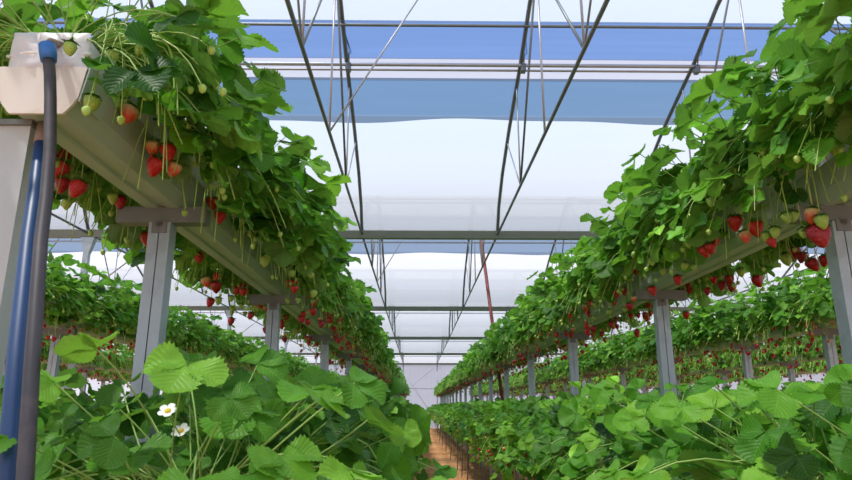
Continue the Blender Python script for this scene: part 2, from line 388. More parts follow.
BER_LO = {k: berry_mesh(M[k], 8, 5) for k in ('red', 'deep', 'blush', 'green')}
CALYX = calyx_mesh()
def flower_meshes():
    a = MB()
    for k in range(5):
        t = 2 * math.pi * k / 5; c, s = math.cos(t), math.sin(t)
        P = lambda r, y, z: (c * r - s * y, s * r + c * y, z)
        pts = [(0.002, 0, 0), (0.006, -.005, .001), (0.012, -.0075, .003), (0.017, -.005, .004), (0.018, 0, .004), (0.017, .005, .004), (0.012, .0075, .003), (0.006, .005, .001)]
        a.add([P(*p) for p in pts], [tuple(range(8))])
    b = MB(); b.tube([(0, 0, -0.001), (0, 0, .003), (0, 0, .005)], [.006, .006, .003], 8)
    return a.mesh('flower', M['petal'], False), b.mesh('flower_centre', M['pollen'], True)
FLOWER, FCENTRE = flower_meshes()

STEMM = [M['stem'], M['runner']]
protos = {}
def proto(kind, lod, v):
    key = (kind, lod, v)
    if key not in protos:
        fo, st, be, tr = plant_arrays(kind, lod, 100 + 17 * v + (500 if kind == 'lower' else 0))
        protos[key] = (fo.mesh('foliage', [M['leaf']]), st.mesh('leaf_stalks', STEMM), be, tr.mesh('fruit_stalks', STEMM))
    return protos[key]

CAM_R = Euler((R(90 + 14.62), 0, -R(0.78))).to_matrix()
def at(px, py, d): return Vector((0, 0, CAMZ)) + CAM_R @ Vector(((px - 426) / 640 * d, (240 - py) / 640 * d, -d))
KIND = {'r': 'red', 'd': 'deep', 'b': 'blush', 'g': 'green'}
HANG = {'A': [(61, 148, 1.78, 'd', .040), (65, 163, 1.75, 'r', .040), (64, 178, 1.74, 'd', .036), (81, 182, 1.72, 'r', .040), (68, 199, 1.8, 'g', .026), (113, 193, 1.95, 'g', .028), (121, 197, 1.97, 'd', .034),
              (93, 96, 1.33, 'g', .030), (112, 50, 1.36, 'g', .028), (70, 43, 1.28, 'g', .024), (142, 46, 1.45, 'g', .022), (174, 101, 1.62, 'g', .024), (131, 108, 1.5, 'b', .036), (122, 100, 1.5, 'g', .030),
              (168, 145, 1.62, 'r', .036), (158, 158, 1.62, 'r', .040), (153, 140, 1.62, 'b', .034), (177, 164, 1.64, 'b', .031), (212, 197, 2.08, 'r', .036), (220, 212, 2.12, 'r', .036), (200, 138, 1.9, 'g', .026), (203, 158, 1.95, 'g', .022),
              (147, 231, 2.3, 'r', .046), (150, 223, 2.35, 'd', .03), (198, 253, 2.75, 'r', .038), (205, 277, 2.85, 'b', .038), (216, 281, 2.85, 'd', .044), (243, 288, 3.1, 'r', .032), (219, 298, 2.9, 'g', .028), (232, 296, 3.0, 'g', .024),
              (268, 254, 2.6, 'g', .026), (281, 228, 2.6, 'g', .034), (279, 238, 2.65, 'b', .026), (292, 270, 2.8, 'g', .026), (295, 285, 2.9, 'r', .032), (310, 272, 2.9, 'g', .024), (314, 290, 3.0, 'g', .030), (265, 256, 2.6, 'g', .04)],
        'B': [(816, 226, 1.80, 'd', .056), (812, 208, 1.78, 'b', .036), (820, 215, 1.75, 'g', .034), (775, 228, 1.98, 'g', .030), (766, 232, 2.0, 'g', .026), (769, 238, 2.0, 'r', .028), (785, 214, 1.9, 'g', .026), (794, 212, 1.9, 'g', .026), (802, 229, 1.85, 'g', .024),
              (735, 216, 2.18, 'r', .042), (753, 221, 2.12, 'r', .046), (745, 232, 2.13, 'b', .036), (716, 237, 2.35, 'r', .032), (709, 243, 2.35, 'r', .036), (702, 246, 2.4, 'r', .040), (677, 276, 2.75, 'r', .034), (651, 287, 3.0, 'r', .038),
              (685, 262, 2.6, 'g', .028), (663, 268, 2.75, 'g', .026), (650, 258, 2.7, 'g', .030), (692, 264, 2.6, 'g', .024), (711, 198, 2.2, 'g', .030), (687, 240, 2.4, 'g', .028), (790, 145, 1.9, 'g', .028), (835, 146, 1.75, 'g', .030),
              (795, 247, 2.55, 'd', .040), (784, 253, 2.6, 'g', .044), (803, 253, 2.5, 'd', .034), (809, 259, 2.45, 'd', .042), (825, 255, 2.4, 'd', .036), (755, 276, 2.8, 'd', .044), (729, 275, 2.95, 'd', .038), (722, 282, 3.0, 'd', .036), (731, 283, 2.95, 'd', .036), (707, 288, 3.1, 'd', .030), (740, 268, 2.9, 'g', .036)]}
hanging = {'A': {}, 'B': {}}
def hang_fruit(key, plants):
    for (px, py, d, k, sz) in HANG[key]:
        P = at(px, py, d)
        root = min(plants, key=lambda r: abs(r.location.y - P.y)); M_ = Matrix.Rotation(-root.rotation_euler.z, 3, 'Z')
        p = M_ @ (P - root.location)
        b = link('strawberry', BER_HI[KIND[k]], root, p); sz *= rnd.uniform(1.05, 1.15); b.scale = (sz,) * 3; b.rotation_euler = (rnd.uniform(-.35, .35), rnd.uniform(-.35, .35), rnd.uniform(0, 6))
        b['label'] = {'r': 'ripe red strawberry', 'd': 'dark ripe strawberry', 'b': 'half ripe orange strawberry', 'g': 'unripe green strawberry'}[k]
        link('calyx', CALYX, b)
        sx = 1 if p.x > 0 else -1
        e = (sx * max(.11, min(abs(p.x), .17)), p.y * .8, max(.02, p.z + .02))
        tu = MB(); q = bez(e, (p.x * 1.02, p.y * .95, max(e[2] * .6, p.z * .3)), (p.x, p.y, p.z + sz * .1), 7); q0 = bez((sx * .03, p.y * .4, 0), (e[0] * .7, p.y * .6, e[2] + .07), e, 5)
        tu.tube([tuple(a) for a in np.vstack([q0, q[1:]])], .0013, 5); link('fruit_stalk', tu.mesh('fruit_stalk', M['runner'], True), root)

def make_plant(loc, kind, lod, v, flip, scale, label, group, flowers=(), with_berries=True):
    fo, st, be, tr = proto(kind, lod, v)
    root = empty('strawberry_plant', loc); root.rotation_euler = (0, 0, math.pi if flip else 0)
    tag(root, label, 'strawberry plant', group)
    f = link('foliage', fo, root); f.scale = (scale,) * 3; f.rotation_euler = (rnd.uniform(-.04, .04), rnd.uniform(-.04, .04), rnd.uniform(-.2, .2))
    s = link('leaf_stalks', st, root); s.scale = f.scale; s.rotation_euler = f.rotation_euler
    link('fruit_stalks', tr, root)
    for (p, col, sz, tilt) in (be if with_berries else ()):
        b = link('strawberry', (BER_HI if lod == 'hi' else BER_LO)[col], root, p)
        if lod == 'mid': sz *= 0.85
        b.scale = (sz,) * 3; b.rotation_euler = tilt
        if lod == 'hi':
            c = link('calyx', CALYX, b)
            if col == 'deep': b['label'] = 'dark ripe strawberry'
            elif col == 'blush': b['label'] = 'half ripe orange strawberry'
            elif col == 'green': b['label'] = 'unripe green strawberry'
            else: b['label'] = 'ripe red strawberry'
    for (p, e) in flowers:
        q = link('flower', FLOWER, root, p); q.rotation_euler = e; link('flower_centre', FCENTRE, q)
        tu = MB(); tu.tube([(p[0] * .3, p[1] * .3, 0), (p[0] * .8, p[1] * .8, p[2] * .7), (p[0], p[1], p[2] - .002)], 0.0012, 5)
        link('flower_stalk', tu.mesh('flower_stalk', M['stem']), root)
    return root

# ------------------------------------------------------------------ layout constants
XA, XB, XE, XF = -0.785, 1.28, -2.80, 3.22          # raised rows
XC, XD = -0.38, 0.88                               # low rows on the path side
UP_BAR = 1.705; UP_CH = UP_BAR + 0.046; UP_CROWN = UP_CH + 0.175
LO_CH = 0.785; LO_CROWN = LO_CH + 0.165
ROW_END = 36.4
ORD = ['first', 'second', 'third', 'fourth', 'fifth', 'sixth', 'seventh', 'eighth', 'ninth', 'tenth', 'eleventh', 'twelfth', 'thirteenth', 'fourteenth', 'fifteenth', 'sixteenth', 'seventeenth', 'eighteenth', 'nineteenth', 'twentieth']
ROWNAME = {'A': 'raised trough ending at the hose', 'B': 'raised trough facing the hose', 'C': 'low row beside the hose',
           'D': 'low row across the path', 'E': 'raised row behind the hose', 'F': 'outer raised row facing the hose'}
LOOK = {'A': 'fruiting', 'B': 'fruiting', 'C': 'broad-leaved', 'D': 'broad-leaved', 'E': 'fruiting', 'F': 'fruiting'}

pitch = 0.25
near_plants = {'A': [], 'B': []}
rows = {'A': (XA, 1.36, 14.0, 'upper'), 'B': (XB, 1.22, 14.0, 'upper'), 'C': (XC, 1.17, 13.0, 'lower'), 'D': (XD, 0.86, 13.0, 'lower'),
        'E': (XE, 3.7, 14.0, 'upper'), 'F': (XF, 3.7, 14.0, 'upper')}
plant_count = 0
for key, (X, y0, y1, kind) in rows.items():
    y = y0; i = 0
    hi_lim = {'A': 5.0, 'B': 5.0, 'C': 4.0, 'D': 4.0, 'E': 0, 'F': 0}[key]
    while y < y1:
        lod = 'hi' if y < hi_lim else 'mid'
        z = UP_CROWN if kind == 'upper' else LO_CROWN + (0.03 if key == 'C' and y < 4 else 0)
        v = rnd.randrange(8 if lod == 'hi' else 6)
        if i < 20:
            lab = f'{LOOK[key]} strawberry plant in the {ROWNAME[key]}, {ORD[i]} from its near end'; grp = None
        else:
            seg = int((y - 1) // 2)
            far = ['', '', '', 'about six metres', 'about eight metres', 'about ten metres', 'about twelve metres', 'about fourteen metres'][min(7, seg)]
            lab = f'small {LOOK[key].split()[-1]} strawberry plant {far or "some metres"} along the {ROWNAME[key]}'
            grp = f'{lab.replace("small ", "").replace("plant", "plants")}'
        if i < 20: grp = f'strawberry plants in the {ROWNAME[key]}'
        fl = []
        if key in 'CD' and y < 3.2 and i % 4 == 1:
            fl = [((rnd.uniform(-.2, .2), rnd.uniform(-.22, -.12), rnd.uniform(0.12, 0.20)), (rnd.uniform(0.7, 1.2), rnd.uniform(-.3, .3), 0)) for _ in range(2)]
        if key == 'B' and y < 3.5 and i % 4 == 2:
            fl = [((-rnd.uniform(.2, .33), -.08, 0.16), (1.2, -.5, 0))]
        flip = (rnd.random() < 0.5) and not fl and not (kind == 'lower' and y < 4)
        sc = rnd.uniform(0.92, 1.12)
        if kind == 'lower' and y < 3: sc *= 1.04
        if key in 'AB' and y < 3.4: sc = rnd.uniform(1.08, 1.16)
        hand = key in 'AB' and y < 3.1
        pl = make_plant((X + rnd.uniform(-.025, .025), y + rnd.uniform(-.03, .03), z), kind, lod, v, flip, sc, lab, grp, fl, with_berries=not hand)
        if hand: near_plants[key].append(pl)
        plant_count += 1
        y += pitch; i += 1

for key in 'AB': hang_fruit(key, near_plants[key])
# the rest of the plants: one object of stuff
def far_plants():
    nb = NB()
    protoA = {}
    for kind in ('upper', 'lower'):
        for lod in ('lo', 'mid'):
            for v in range(6):
                fo, st, be, tr = plant_arrays(kind, lod, 900 + v + (50 if kind == 'lower' else 0))
                for (p, col, sz, tilt) in be[::2] if lod == 'lo' else be:
                    col = 'deep' if col == 'red' else col
                    V, F = ribbon_tube(np.array([p + [0, 0, 0.0], p - [0, 0, sz * .3], p - [0, 0, sz * .75], p - [0, 0, sz * 1.15]]), np.array([[sz * .15], [sz * .5], [sz * .4], [sz * .05]]) , 5)
                    fo.add(V, F, mi={'red': 2, 'deep': 3, 'blush': 2, 'green': 1}[col])
                if lod == 'lo':
                    rs = np.random.RandomState(v)
                    for k in range(44):
                        side = rs.choice([-1, 1]); y0 = rs.uniform(-.13, .13); ex = side * rs.uniform(0.14, 0.32)
                        V, F = ribbon_tube(bez((side * .05, y0, 0.03), (ex, y0, .15), (ex * 1.15, y0 + rs.uniform(-.1, .1), rs.uniform(-.2, .03)), 4), 0.0035, 3)
                        fo.add(V, F, mi=1)
                else:
                    a = tr.arrays(); fo.add(a[0], a[1], mi=1)
                protoA[(kind, lod, v)] = fo.arrays()
    rr = np.random.RandomState(5)
    spans = [(XA, 14.0, 'upper'), (XB, 14.0, 'upper'), (XC, 13.0, 'lower'), (XD, 13.0, 'lower'), (XE, 14.0, 'upper'), (XF, 14.0, 'upper'),
             (-5.15, 6.5, 'upper'), (5.2, 6.5, 'upper'), (-6.9, 10, 'upper'), (7.2, 10, 'upper'), (-1.18, 1.3, 'lower'), (1.68, 1.6, 'lower'), (-2.4, 3.4, 'lower'), (2.82, 3.4, 'lower'), (-4.3, 5.5, 'lower'), (4.8, 5.5, 'lower')]
    for (X, y0, kind) in spans:
        y = y0 + (0.12 if y0 > 12 else 0)
        while y < ROW_END:
            lod = 'mid' if y < 4.5 else 'lo'
            V, F, u, w, t, mi = protoA[(kind, lod, rr.randint(6))]
            a = rr.uniform(-.3, .3) + (math.pi if rr.rand() < .5 else 0)
            s = rr.uniform(.92, 1.12)
            V2 = (V * s) @ rotz(a).T + np.array([X + rr.uniform(-.03, .03), y, UP_CROWN if kind == 'upper' else LO_CROWN])
            nb.add(V2, F, u, w, np.clip(t + rr.normal(0, .08), 0, 1), mi)
            y += pitch
    me = nb.mesh('strawberry_foliage', [M['leaf'], M['runner'], M['red'], M['deep']])
    # berries here are plain coloured blobs: use simple red materials
    o = link('strawberry_foliage', me); o['kind'] = 'stuff'
    o['label'] = 'distant and outer strawberry plants, leaves and fruit running along the troughs to the end wall'; o['category'] = 'foliage'
    return o
far_plants()

# ------------------------------------------------------------------ troughs, bags, supports
def trough_profile(t=0.002):
    o = [(-.098, .092), (-.094, .098), (-.088, .098), (-.080, .03), (-.070, .018), (-.052, .0), (-.016, .0), (-.010, .007), (.010, .007), (.016, .0), (.052, .0), (.070, .018), (.080, .03), (.088, .098), (.094, .098), (.098, .092)]
    return o
def make_trough(X, y0, y1, z, label, name='growing_trough', cap=True, text=False):
    root = empty(name, (X, y0, z)); tag(root, label, 'trough')
    prof = trough_profile(); inner = [(x * 0.955, zz + 0.004) for x, zz in prof[2:-2]]
    loop = prof + inner[::-1]
    mb = MB(); L = y1 - y0
    ys = [0.0]; 
    while ys[-1] < L: ys.append(min(L, ys[-1] + 4.0))
    mb.extrude_y(loop, ys, cap=True); mb.build('channel', M['trough'], root)
    if cap:
        mb = MB()
        pr = [(-.092, .098), (-.082, .03), (-.072, .012), (-.055, -.008), (.055, -.008), (.072, .012), (.082, .03), (.092, .098)]
        mb.extrude_y(pr, [-0.004, 0.003], cap=True)
        mb.build('end_plate', M['endcap'], root)
        mb = MB(); mb.add([(.086, -.004, .02), (.100, -.004, .10), (.103, .09, .10), (.088, .09, .02), (.083, -.004, .02), (.097, -.004, .10), (.100, .09, .10), (.085, .09, .02)], [(0, 3, 2, 1), (4, 5, 6, 7), (0, 1, 5, 4), (1, 2, 6, 5), (2, 3, 7, 6), (3, 0, 4, 7)]); mb.build('end_bracket', M['trough'], root)
    # joint sleeve lips along the outside
    return root
bag_prof = [(-.080, .06), (-.086, .11), (-.084, .16), (-.068, .184), (-.03, .190), (.03, .190), (.068, .184), (.084, .16), (.086, .11), (.080, .06), (.045, .02), (-.045, .02)]
def make_bag(X, y0, y1, z, label, fine_end=False):
    root = empty('grow_bag', (X, y0, z)); tag(root, label, 'grow bag')
    mb = MB(); L = y1 - y0; rr = random.Random(3)
    ys = [0.0, .012, .03, .05, .08, .12, .17, .23, .3]
    while ys[-1] < L: ys.append(min(L, ys[-1] + 0.5))
    n = len(bag_prof); vs = []
    for j, y in enumerate(ys):
        k = 0.90 if j == 0 else 0.97 if j == 1 else 1.0
        for (x, zz) in bag_prof:
            w = 0.0035 if y < 0.35 else 0.002
            vs.append((x * k + rr.uniform(-w, w), y, zz * (0.985 if j == 0 else 1) + rr.uniform(-w, w)))
    fs = [(j * n + i, j * n + (i + 1) % n, (j + 1) * n + (i + 1) % n, (j + 1) * n + i) for j in range(len(ys) - 1) for i in range(n)]
    mb.add(vs, fs)
    # wrinkled front face as a small grid
    gx = 14; gz = 8; base = []
    for a in range(gz + 1):
        for b in range(gx + 1):
            x = -.082 + .164 * b / gx; zz = .085 + .102 * a / gz
            edge = min(b, gx - b, a, gz - a)
            yv = -0.003 - (0.006 if edge > 0 else 0) - (0.014 * abs(math.sin(b * .8 + a * .9)) * (1 - abs(b / gx * 2 - 1) ** 3) if edge > 0 else 0) + rr.uniform(-.0015, .0015)
            base.append((x, yv, zz))
    mb.add(base, [(a * (gx + 1) + b, a * (gx + 1) + b + 1, (a + 1) * (gx + 1) + b + 1, (a + 1) * (gx + 1) + b) for a in range(gz) for b in range(gx)])
    mb.build('bag', M['bag'], root, True)
    sb = MB(); sb.tube([(-.087, -.004, .128), (-.04, -.016, .131), (.03, -.017, .129), (.087, -.004, .135)], .0035, 6)
    sb.build('tie_band', M['petal'], root, True)
    su = MB(); su.box(-.06, .06, .05, L - .05, .1905, .195); su.build('substrate', M['substrate'], root)
    return root

TL = {'A': 'long cream raised trough whose near end meets the hose, carried on steel posts', 'B': 'long cream raised trough across the path from the hose pipe',
      'C': 'low trough under the broad leaves beside the hose', 'D': 'low trough under the leaves across the path from the hose',
      'E': 'raised trough of the row behind the hose-side posts', 'F': 'raised trough of the outer row seen under the facing trough'}
BL = {k: v.replace('trough', 'grow bag lying in the trough', 1) for k, v in TL.items()}
BL = {'A': 'crumpled white grow bag lying in the raised trough that ends at the hose', 'B': 'pale grow bag along the raised trough across the path',
      'C': 'grow bag in the low trough beside the hose', 'D': 'grow bag in the low trough across the path',
      'E': 'grow bag along the raised row behind the hose-side posts', 'F': 'grow bag along the outer raised row beyond the facing trough'}
ystart = {'A': 1.22, 'B': 1.05, 'C': 1.0, 'D': 0.72, 'E': 3.45, 'F': 3.45}
for k in 'ABCDEF':
    X = rows[k][0]; z = UP_CH if rows[k][3] == 'upper' else LO_CH
    t = make_trough(X, ystart[k], ROW_END + .2, z, TL[k])
    make_bag(X, ystart[k] + 0.012, ROW_END + .15, z, BL[k])
for X, z, ya, la in ((-5.15, UP_CH, 6.3, 'raised trough two rows behind the hose'), (5.2, UP_CH, 6.3, 'raised trough two rows beyond the facing trough'),
                 (-1.18, LO_CH, 1.1, 'low trough on the far side of the posts behind the hose'), (1.68, LO_CH, 1.4, 'low trough behind the posts across the path'), (-2.4, LO_CH, 3.2, 'low trough of the row behind the hose'), (2.82, LO_CH, 3.2, 'low trough of the outer row facing the hose'), (-4.3, LO_CH, 5.3, 'second low trough of the rows behind the hose'), (4.8, LO_CH, 5.3, 'second low trough of the outer rows facing the hose'), (-6.9, UP_CH, 9.8, 'raised trough three rows behind the hose'), (7.2, UP_CH, 9.8, 'raised trough three rows beyond the facing trough')):
    make_trough(X, ya, ROW_END + .2, z, la); 

# printed strip on the side of the first trough
lab_root = [o for o in C.objects if o.name.startswith('growing_trough')][0]
mb = MB(); mb.add([(.086 + .0118 * q + .0035, y, .045 + .045 * q) for y in (.42, .56) for q in (0, 1)], [(0, 2, 3, 1)]); strip = mb.build('printed_strip', M['endcap'], lab_root); strip['label'] = 'pale strip printed with the letters may'
cu = bpy.data.curves.new('lettering', 'FONT'); cu.body = 'may'; cu.size = 0.042; cu.extrude = 0.0006; cu.align_x = 'CENTER'; cu.align_y = 'CENTER'
to = bpy.data.objects.new('lettering_source', cu); C.objects.link(to); bpy.context.view_layer.update()
me = bpy.data.meshes.new_from_object(to.evaluated_get(bpy.context.evaluated_depsgraph_get())); bpy.data.objects.remove(to)
me.materials.clear(); me.materials.append(M['ink'])
le = link('lettering', me, strip, (.0965, 0.49, .068)); le.rotation_euler = (R(82), 0, R(90)); le['label'] = 'black letters may'

# supports
def post_mesh(h):
    mb = MB(); w, d, t, s = .0325, .026, .003, .0016
    o = [(-s, -d), (-w, -d), (-w, d), (w, d), (w, -d), (s, -d)]
    i = [(s, -d + t), (w - t, -d + t), (w - t, d - t), (-w + t, d - t), (-w + t, -d + t), (-s, -d + t)]
    lp = o + i; n = len(lp)
    mb.add([(x, y, 0) for x, y in lp] + [(x, y, h) for x, y in lp], [(k, (k + 1) % n, (k + 1) % n + n, k + n) for k in range(n)])
    return mb.mesh('post', M['galv'])
def bar_mesh():
    mb = MB(); w = .135
    lp = [(-.024, .0), (.024, .0), (.024, .05), (.018, .05), (.018, .006), (-.018, .006), (-.018, .05), (-.024, .05)]   # y,z channel
    n = 8; mb.add([(-w, y, z) for y, z in lp] + [(w, y, z) for y, z in lp], [(k, (k + 1) % n, (k + 1) % n + n, k + n) for k in range(n)] + [(0, 7, 6, 5), (0, 5, 4, 1), (1, 4, 3, 2), (8, 13, 14, 15), (8, 9, 12, 13), (9, 10, 11, 12)])
    mb.box(-w, -w + .003, -.018, .018, .004, .046); mb.box(w - .003, w, -.018, .018, .004, .046)
    return mb.mesh('crossbar', M['bar'])
def clamp_mesh():
    mb = MB(); mb.tube([(0, -.03, .0), (0, .03, .0)], .012, 10); mb.box(-.022, .022, -.030, -.026, -.03, .006)
    return mb.mesh('clamp', M['bar'])
PM, BMs, CM = post_mesh(UP_BAR), bar_mesh(), clamp_mesh()
def support(x, y, label, group):
    r = empty('trough_support', (x, y, 0)); tag(r, label, 'post', group)
    link('post', PM, r); link('crossbar', BMs, r, (0, 0, UP_BAR)); link('clamp', CM, r, (0, 0, UP_BAR - .004)); return r
PA = [1.22, 1.91, 3.50, 5.52, 7.50, 9.52]; PB = [1.86, 3.33, 5.31, 7.30, 9.36]
for side, ps, X, nm in (('A', PA, XA, 'hose-end trough'), ('B', PB, XB, 'trough across the path'), ('E', [3.9, 5.05, 6.9, 8.9, 10.9], XE, 'row behind the hose'), ('F', [4.0, 5.0, 6.3, 8.2, 10.2], XF, 'outer row facing the hose'),
                        ('E2', [8.2, 10.2], -5.15, 'raised row two behind the hose'), ('F2', [7.0, 9.0, 11.0], 5.2, 'outermost raised row'), ('E3', [10.5, 12.5], -6.9, 'third raised row behind the hose'), ('F3', [10.5, 12.5], 7.2, 'third facing raised row')):
    ps = list(ps)
    while ps[-1] + 2 < ROW_END: ps.append(ps[-1] + 2.0)
    for i, y in enumerate(ps):
        if i < 7 and side in 'ABEF':
            lab = f'steel post with crossbar under the {nm}, {ORD[i]} from its near end'; g = f'steel posts under the {nm}'
            if side == 'A' and i == 0: lab = 'pale steel end post standing just behind the hoses under the trough end'
        else:
            lab = f'small distant steel post with crossbar under the {nm}'; g = f'distant posts under the {nm}'
        if side == 'A' and i == 0:
            r = empty('trough_support', (X - .073, 1.28, 0)); tag(r, lab, 'post', 'steel posts under the hose-end trough')
            mb = MB(); mb.box(-.034, .034, -.012, .03, 0, UP_CH - .012); mb.build('post', M['postpale'], r)
            mb = MB(); mb.box(-.04, .04, -.02, .04, UP_CH - .012, UP_CH); mb.build('seat_plate', M['bar'], r)
        else: support(X, y, lab, g)
def stand_mesh():
    mb = MB()
    for s in (-1, 1): mb.tube([(s * .075, 0, LO_CH - .03), (s * .10, 0, 0)], .011, 6)
    return mb.mesh('legs', M['tube'])
def leg_mesh(s):
    mb = MB(); mb.tube([(s * .075, 0, LO_CH - .02), (s * .11, 0, 0)], .011, 6); return mb.mesh('leg', M['tube'])
LG = (leg_mesh(-1), leg_mesh(1)); mb = MB(); mb.box(-.11, .11, -.012, .012, LO_CH - .024, LO_CH); SB = mb.mesh('crossbar', M['bar'])
for X, nm in ((XC, 'low row beside the hose'), (XD, 'low row across the path')):
    y = 1.6; i = 0
    while y < ROW_END:
        r = empty('trough_stand', (X, y, 0)); tag(r, (f'dark two-legged stand under the {nm}, {ORD[i]} from the near end' if i < 8 else f'small distant dark stand under the {nm}'), 'stand', f'stands under the {nm}' if i < 8 else f'distant stands under the {nm}')
        link('leg', LG[0], r); link('leg', LG[1], r); link('crossbar', SB, r)
        y += 1.25 if y < 12 else 2.5; i += 1
for X, nm, ya in ((-1.18, 'low trough behind the hose-side posts', 2.0), (1.68, 'low trough behind the posts across the path', 2.0), (-2.4, 'low trough of the row behind', 4.0), (2.82, 'low trough of the outer facing row', 4.0), (-4.3, 'second low trough behind the hose', 6.0), (4.8, 'second low trough of the facing rows', 6.0)):
    y = ya
    while y < ROW_END:
        r = empty('trough_stand', (X, y, 0)); tag(r, f'dark stand half hidden under the {nm}', 'stand', f'stands under the {nm}')
        link('leg', LG[0], r); link('leg', LG[1], r); link('crossbar', SB, r); y += 4.0

# ------------------------------------------------------------------ hoses at the trough end
def ground_to(p, q):   # carry the line q->p on down to the soil
    v = p - q; t = (p.z - 0.0) / max(.01, -v.z); return Vector((p.x + v.x * t * .35, p.y + v.y * t * .35, 0.0))
pp = [at(*a) for a in [(48, 52, 1.300), (50, 75, 1.28), (50.5, 100, 1.25), (50, 150, 1.21), (46, 200, 1.15), (41, 240, 1.10), (33, 350, .97), (25, 480, .85)]]
O = pp[-1].copy(); O.z = 0; r = empty('irrigation_pipe', O); tag(r, 'dark rubber irrigation pipe with blue collar rising to the white grow bag', 'pipe')
mb = MB(); mb.tube([p - O for p in pp + [ground_to(pp[-1], pp[-2])]], .0112, 14); mb.build('pipe', M['hose'], r, True)
c0, c1 = pp[0], pp[1]; dv = (c0 - c1).normalized()
mb = MB(); mb.tube([c0 - dv * .022 - O, c0 - dv * .002 - O, c0 + dv * .016 - O], [.0150, .0165, .0165], 16); mb.build('collar', M['bluefit'], r, True)
mb = MB(); mb.tube([c0 + dv * .016 - O, c0 + dv * .035 + Vector((0, .015, 0)) - O, c0 + dv * .05 + Vector((0, .06, 0.005)) - O, Vector((c0.x - .01, 1.33, 1.945)) - O], .0095, 10); mb.build('elbow', M['brass'], r, True)
pq = [at(*a) for a in [(40, 142, 1.36), (39, 160, 1.33), (34.5, 200, 1.25), (29, 240, 1.18), (18, 350, 1.02), (8, 480, .90)]]
O = pq[-1].copy(); O.z = 0; r = empty('supply_hose', O); tag(r, 'thick blue hose rising behind the dark pipe to the trough outlet', 'hose')
mb = MB(); mb.tube([p - O for p in pq + [ground_to(pq[-1], pq[-2])]], [.011, .0135, .0145, .0150, .0155, .0155, .0155], 14); mb.build('hose', M['bluehose'], r, True)
mb = MB(); mb.tube([pq[0] + Vector((0, 0, -.01)) - O, pq[0] + Vector((0, .0, .012)) - O, Vector((pq[0].x, pq[0].y + .0, UP_CH - .004)) - O], [.012, .0125, .010], 12); mb.build('outlet_fitting', M['brass'], r, True)

# ------------------------------------------------------------------ greenhouse frame
BAY = 7.32; YV = [9.15 + BAY * k for k in range(-2, 5)]     # valley lines
ZV = 3.62
ARCH = [(0, 0), (.28, .36), (.75, .68), (1.5, 1.01), (2.05, 1.20), (2.56, 1.37), (3.23, 1.67), (3.66, 1.80)]     # from valley to ridge
RX = [.18 + 2 * k + 1.0 for k in range(-7, 7)]
RX = [x for x in RX if -10 < x < 11]
RIDGE_Y, RIDGE_Z = 3.66, 1.80
def az(o):
    o = min(o, BAY - o)
    for (a, b), (c, d) in zip(ARCH, ARCH[1:]):
        if o <= c: return b + (d - b) * (o - a) / (c - a)
    return 1.80
def arc_pts(n=None): return [(0, -BAY + a, b) for a, b in ARCH] + [(0, -a, b) for a, b in ARCH[::-1][1:]]   # relative to far valley
TR = {}
mb = MB(); mb.tube([(0, -BAY + .02, 0)] + arc_pts()[1:-1] + [(0, -.02, 0)], .024, 8); TR['arch'] = mb.mesh('arch', M['tube'], True)
mb = MB(); mb.tube([(0, -BAY + .02, 0), (0, -.02, 0)], .017, 8); TR['tie'] = mb.mesh('tie_bar', M['tube'], True)
rods = []
yc = -3.66
for a, b, rr_, m in [((yc, 0), (yc, 1.78), .009, 'rod'), ((yc + 1.45, 0), (yc + 1.45, az(3.66 - 1.45) - .01), .008, 'rod'), ((yc - 1.45, 0), (yc - 1.45, az(3.66 - 1.45) - .01), .008, 'rod'),
                  ((yc + 1.45, 0), (yc + .06, 1.76), .010, 'tube'), ((yc - 1.45, 0), (yc - .06, 1.76), .010, 'tube'), ((yc + 1.45, 0), (yc + 2.35, az(3.66 - 2.35) - .01), .007, 'rod'), ((yc - 1.45, 0), (yc - 2.35, az(3.66 - 2.35) - .01), .007, 'rod')]:
    mb = MB(); mb.tube([(0, a[0], a[1]), (0, b[0], b[1])], rr_ * 1.25, 6); rods.append(mb.mesh('web_rod', M[m], True))
mb = MB(); mb.tube([(.03, -2.56, 1.29), (.03, -2.66, 1.50), (-.03, -3.25, 1.60)], .009, 6); mb.box(0, .05, -2.60, -2.52, 1.25, 1.34); TR['vent_arm'] = mb.mesh('vent_arm', M['tube'])
mb = MB(); mb.tube([(0, yc, 0.0), (1.0, yc, 1.74)], .009, 6); TR['brace'] = mb.mesh('ridge_brace', M['rod'], True)
BAYN = {0: '', 1: 'in the nearest bay', 2: 'in the second bay', 3: 'in the third bay', 4: 'in the fourth bay', 5: 'in the last bay'}
XPOS = {0: 'over the path edge'}
for bi in range(2, len(YV)):
    for x in RX:
        if bi == 1 and not (-5.5 < x < 6): continue
        if bi == 2 and not (-5.5 < x < 6): continue
        k = round((x - 0.18 - 1) / 2)
        near = {-1: 'above the hose-side raised row', 0: 'above the raised row across the path', 1: 'above the outer facing row', -2: 'above the row behind the hose', -3: 'two rows behind the hose', 2: 'above the outermost raised row'}.get(k, 'at the outer edge of the roof')
        r = empty('roof_truss', (x, YV[bi], ZV))
        lab = f'grey tubular roof truss {near}, {BAYN[bi - 1]}'
        tag(r, lab, 'roof truss', f'roof trusses {BAYN[bi - 1]}')
        link('arch', TR['arch'], r); link('tie_bar', TR['tie'], r)
        for m in rods: link('web_rod', m, r)
        link('vent_arm', TR['vent_arm'], r)
        if k in (-1, -3): link('ridge_brace', TR['brace'], r)
W0, W1 = -11.0, 12.0
GN = ['behind the camera', 'over the camera', 'crossing nearest above the rows', 'crossing second above the rows', 'crossing third above the rows', 'crossing fourth above the rows', 'along the top of the end wall']
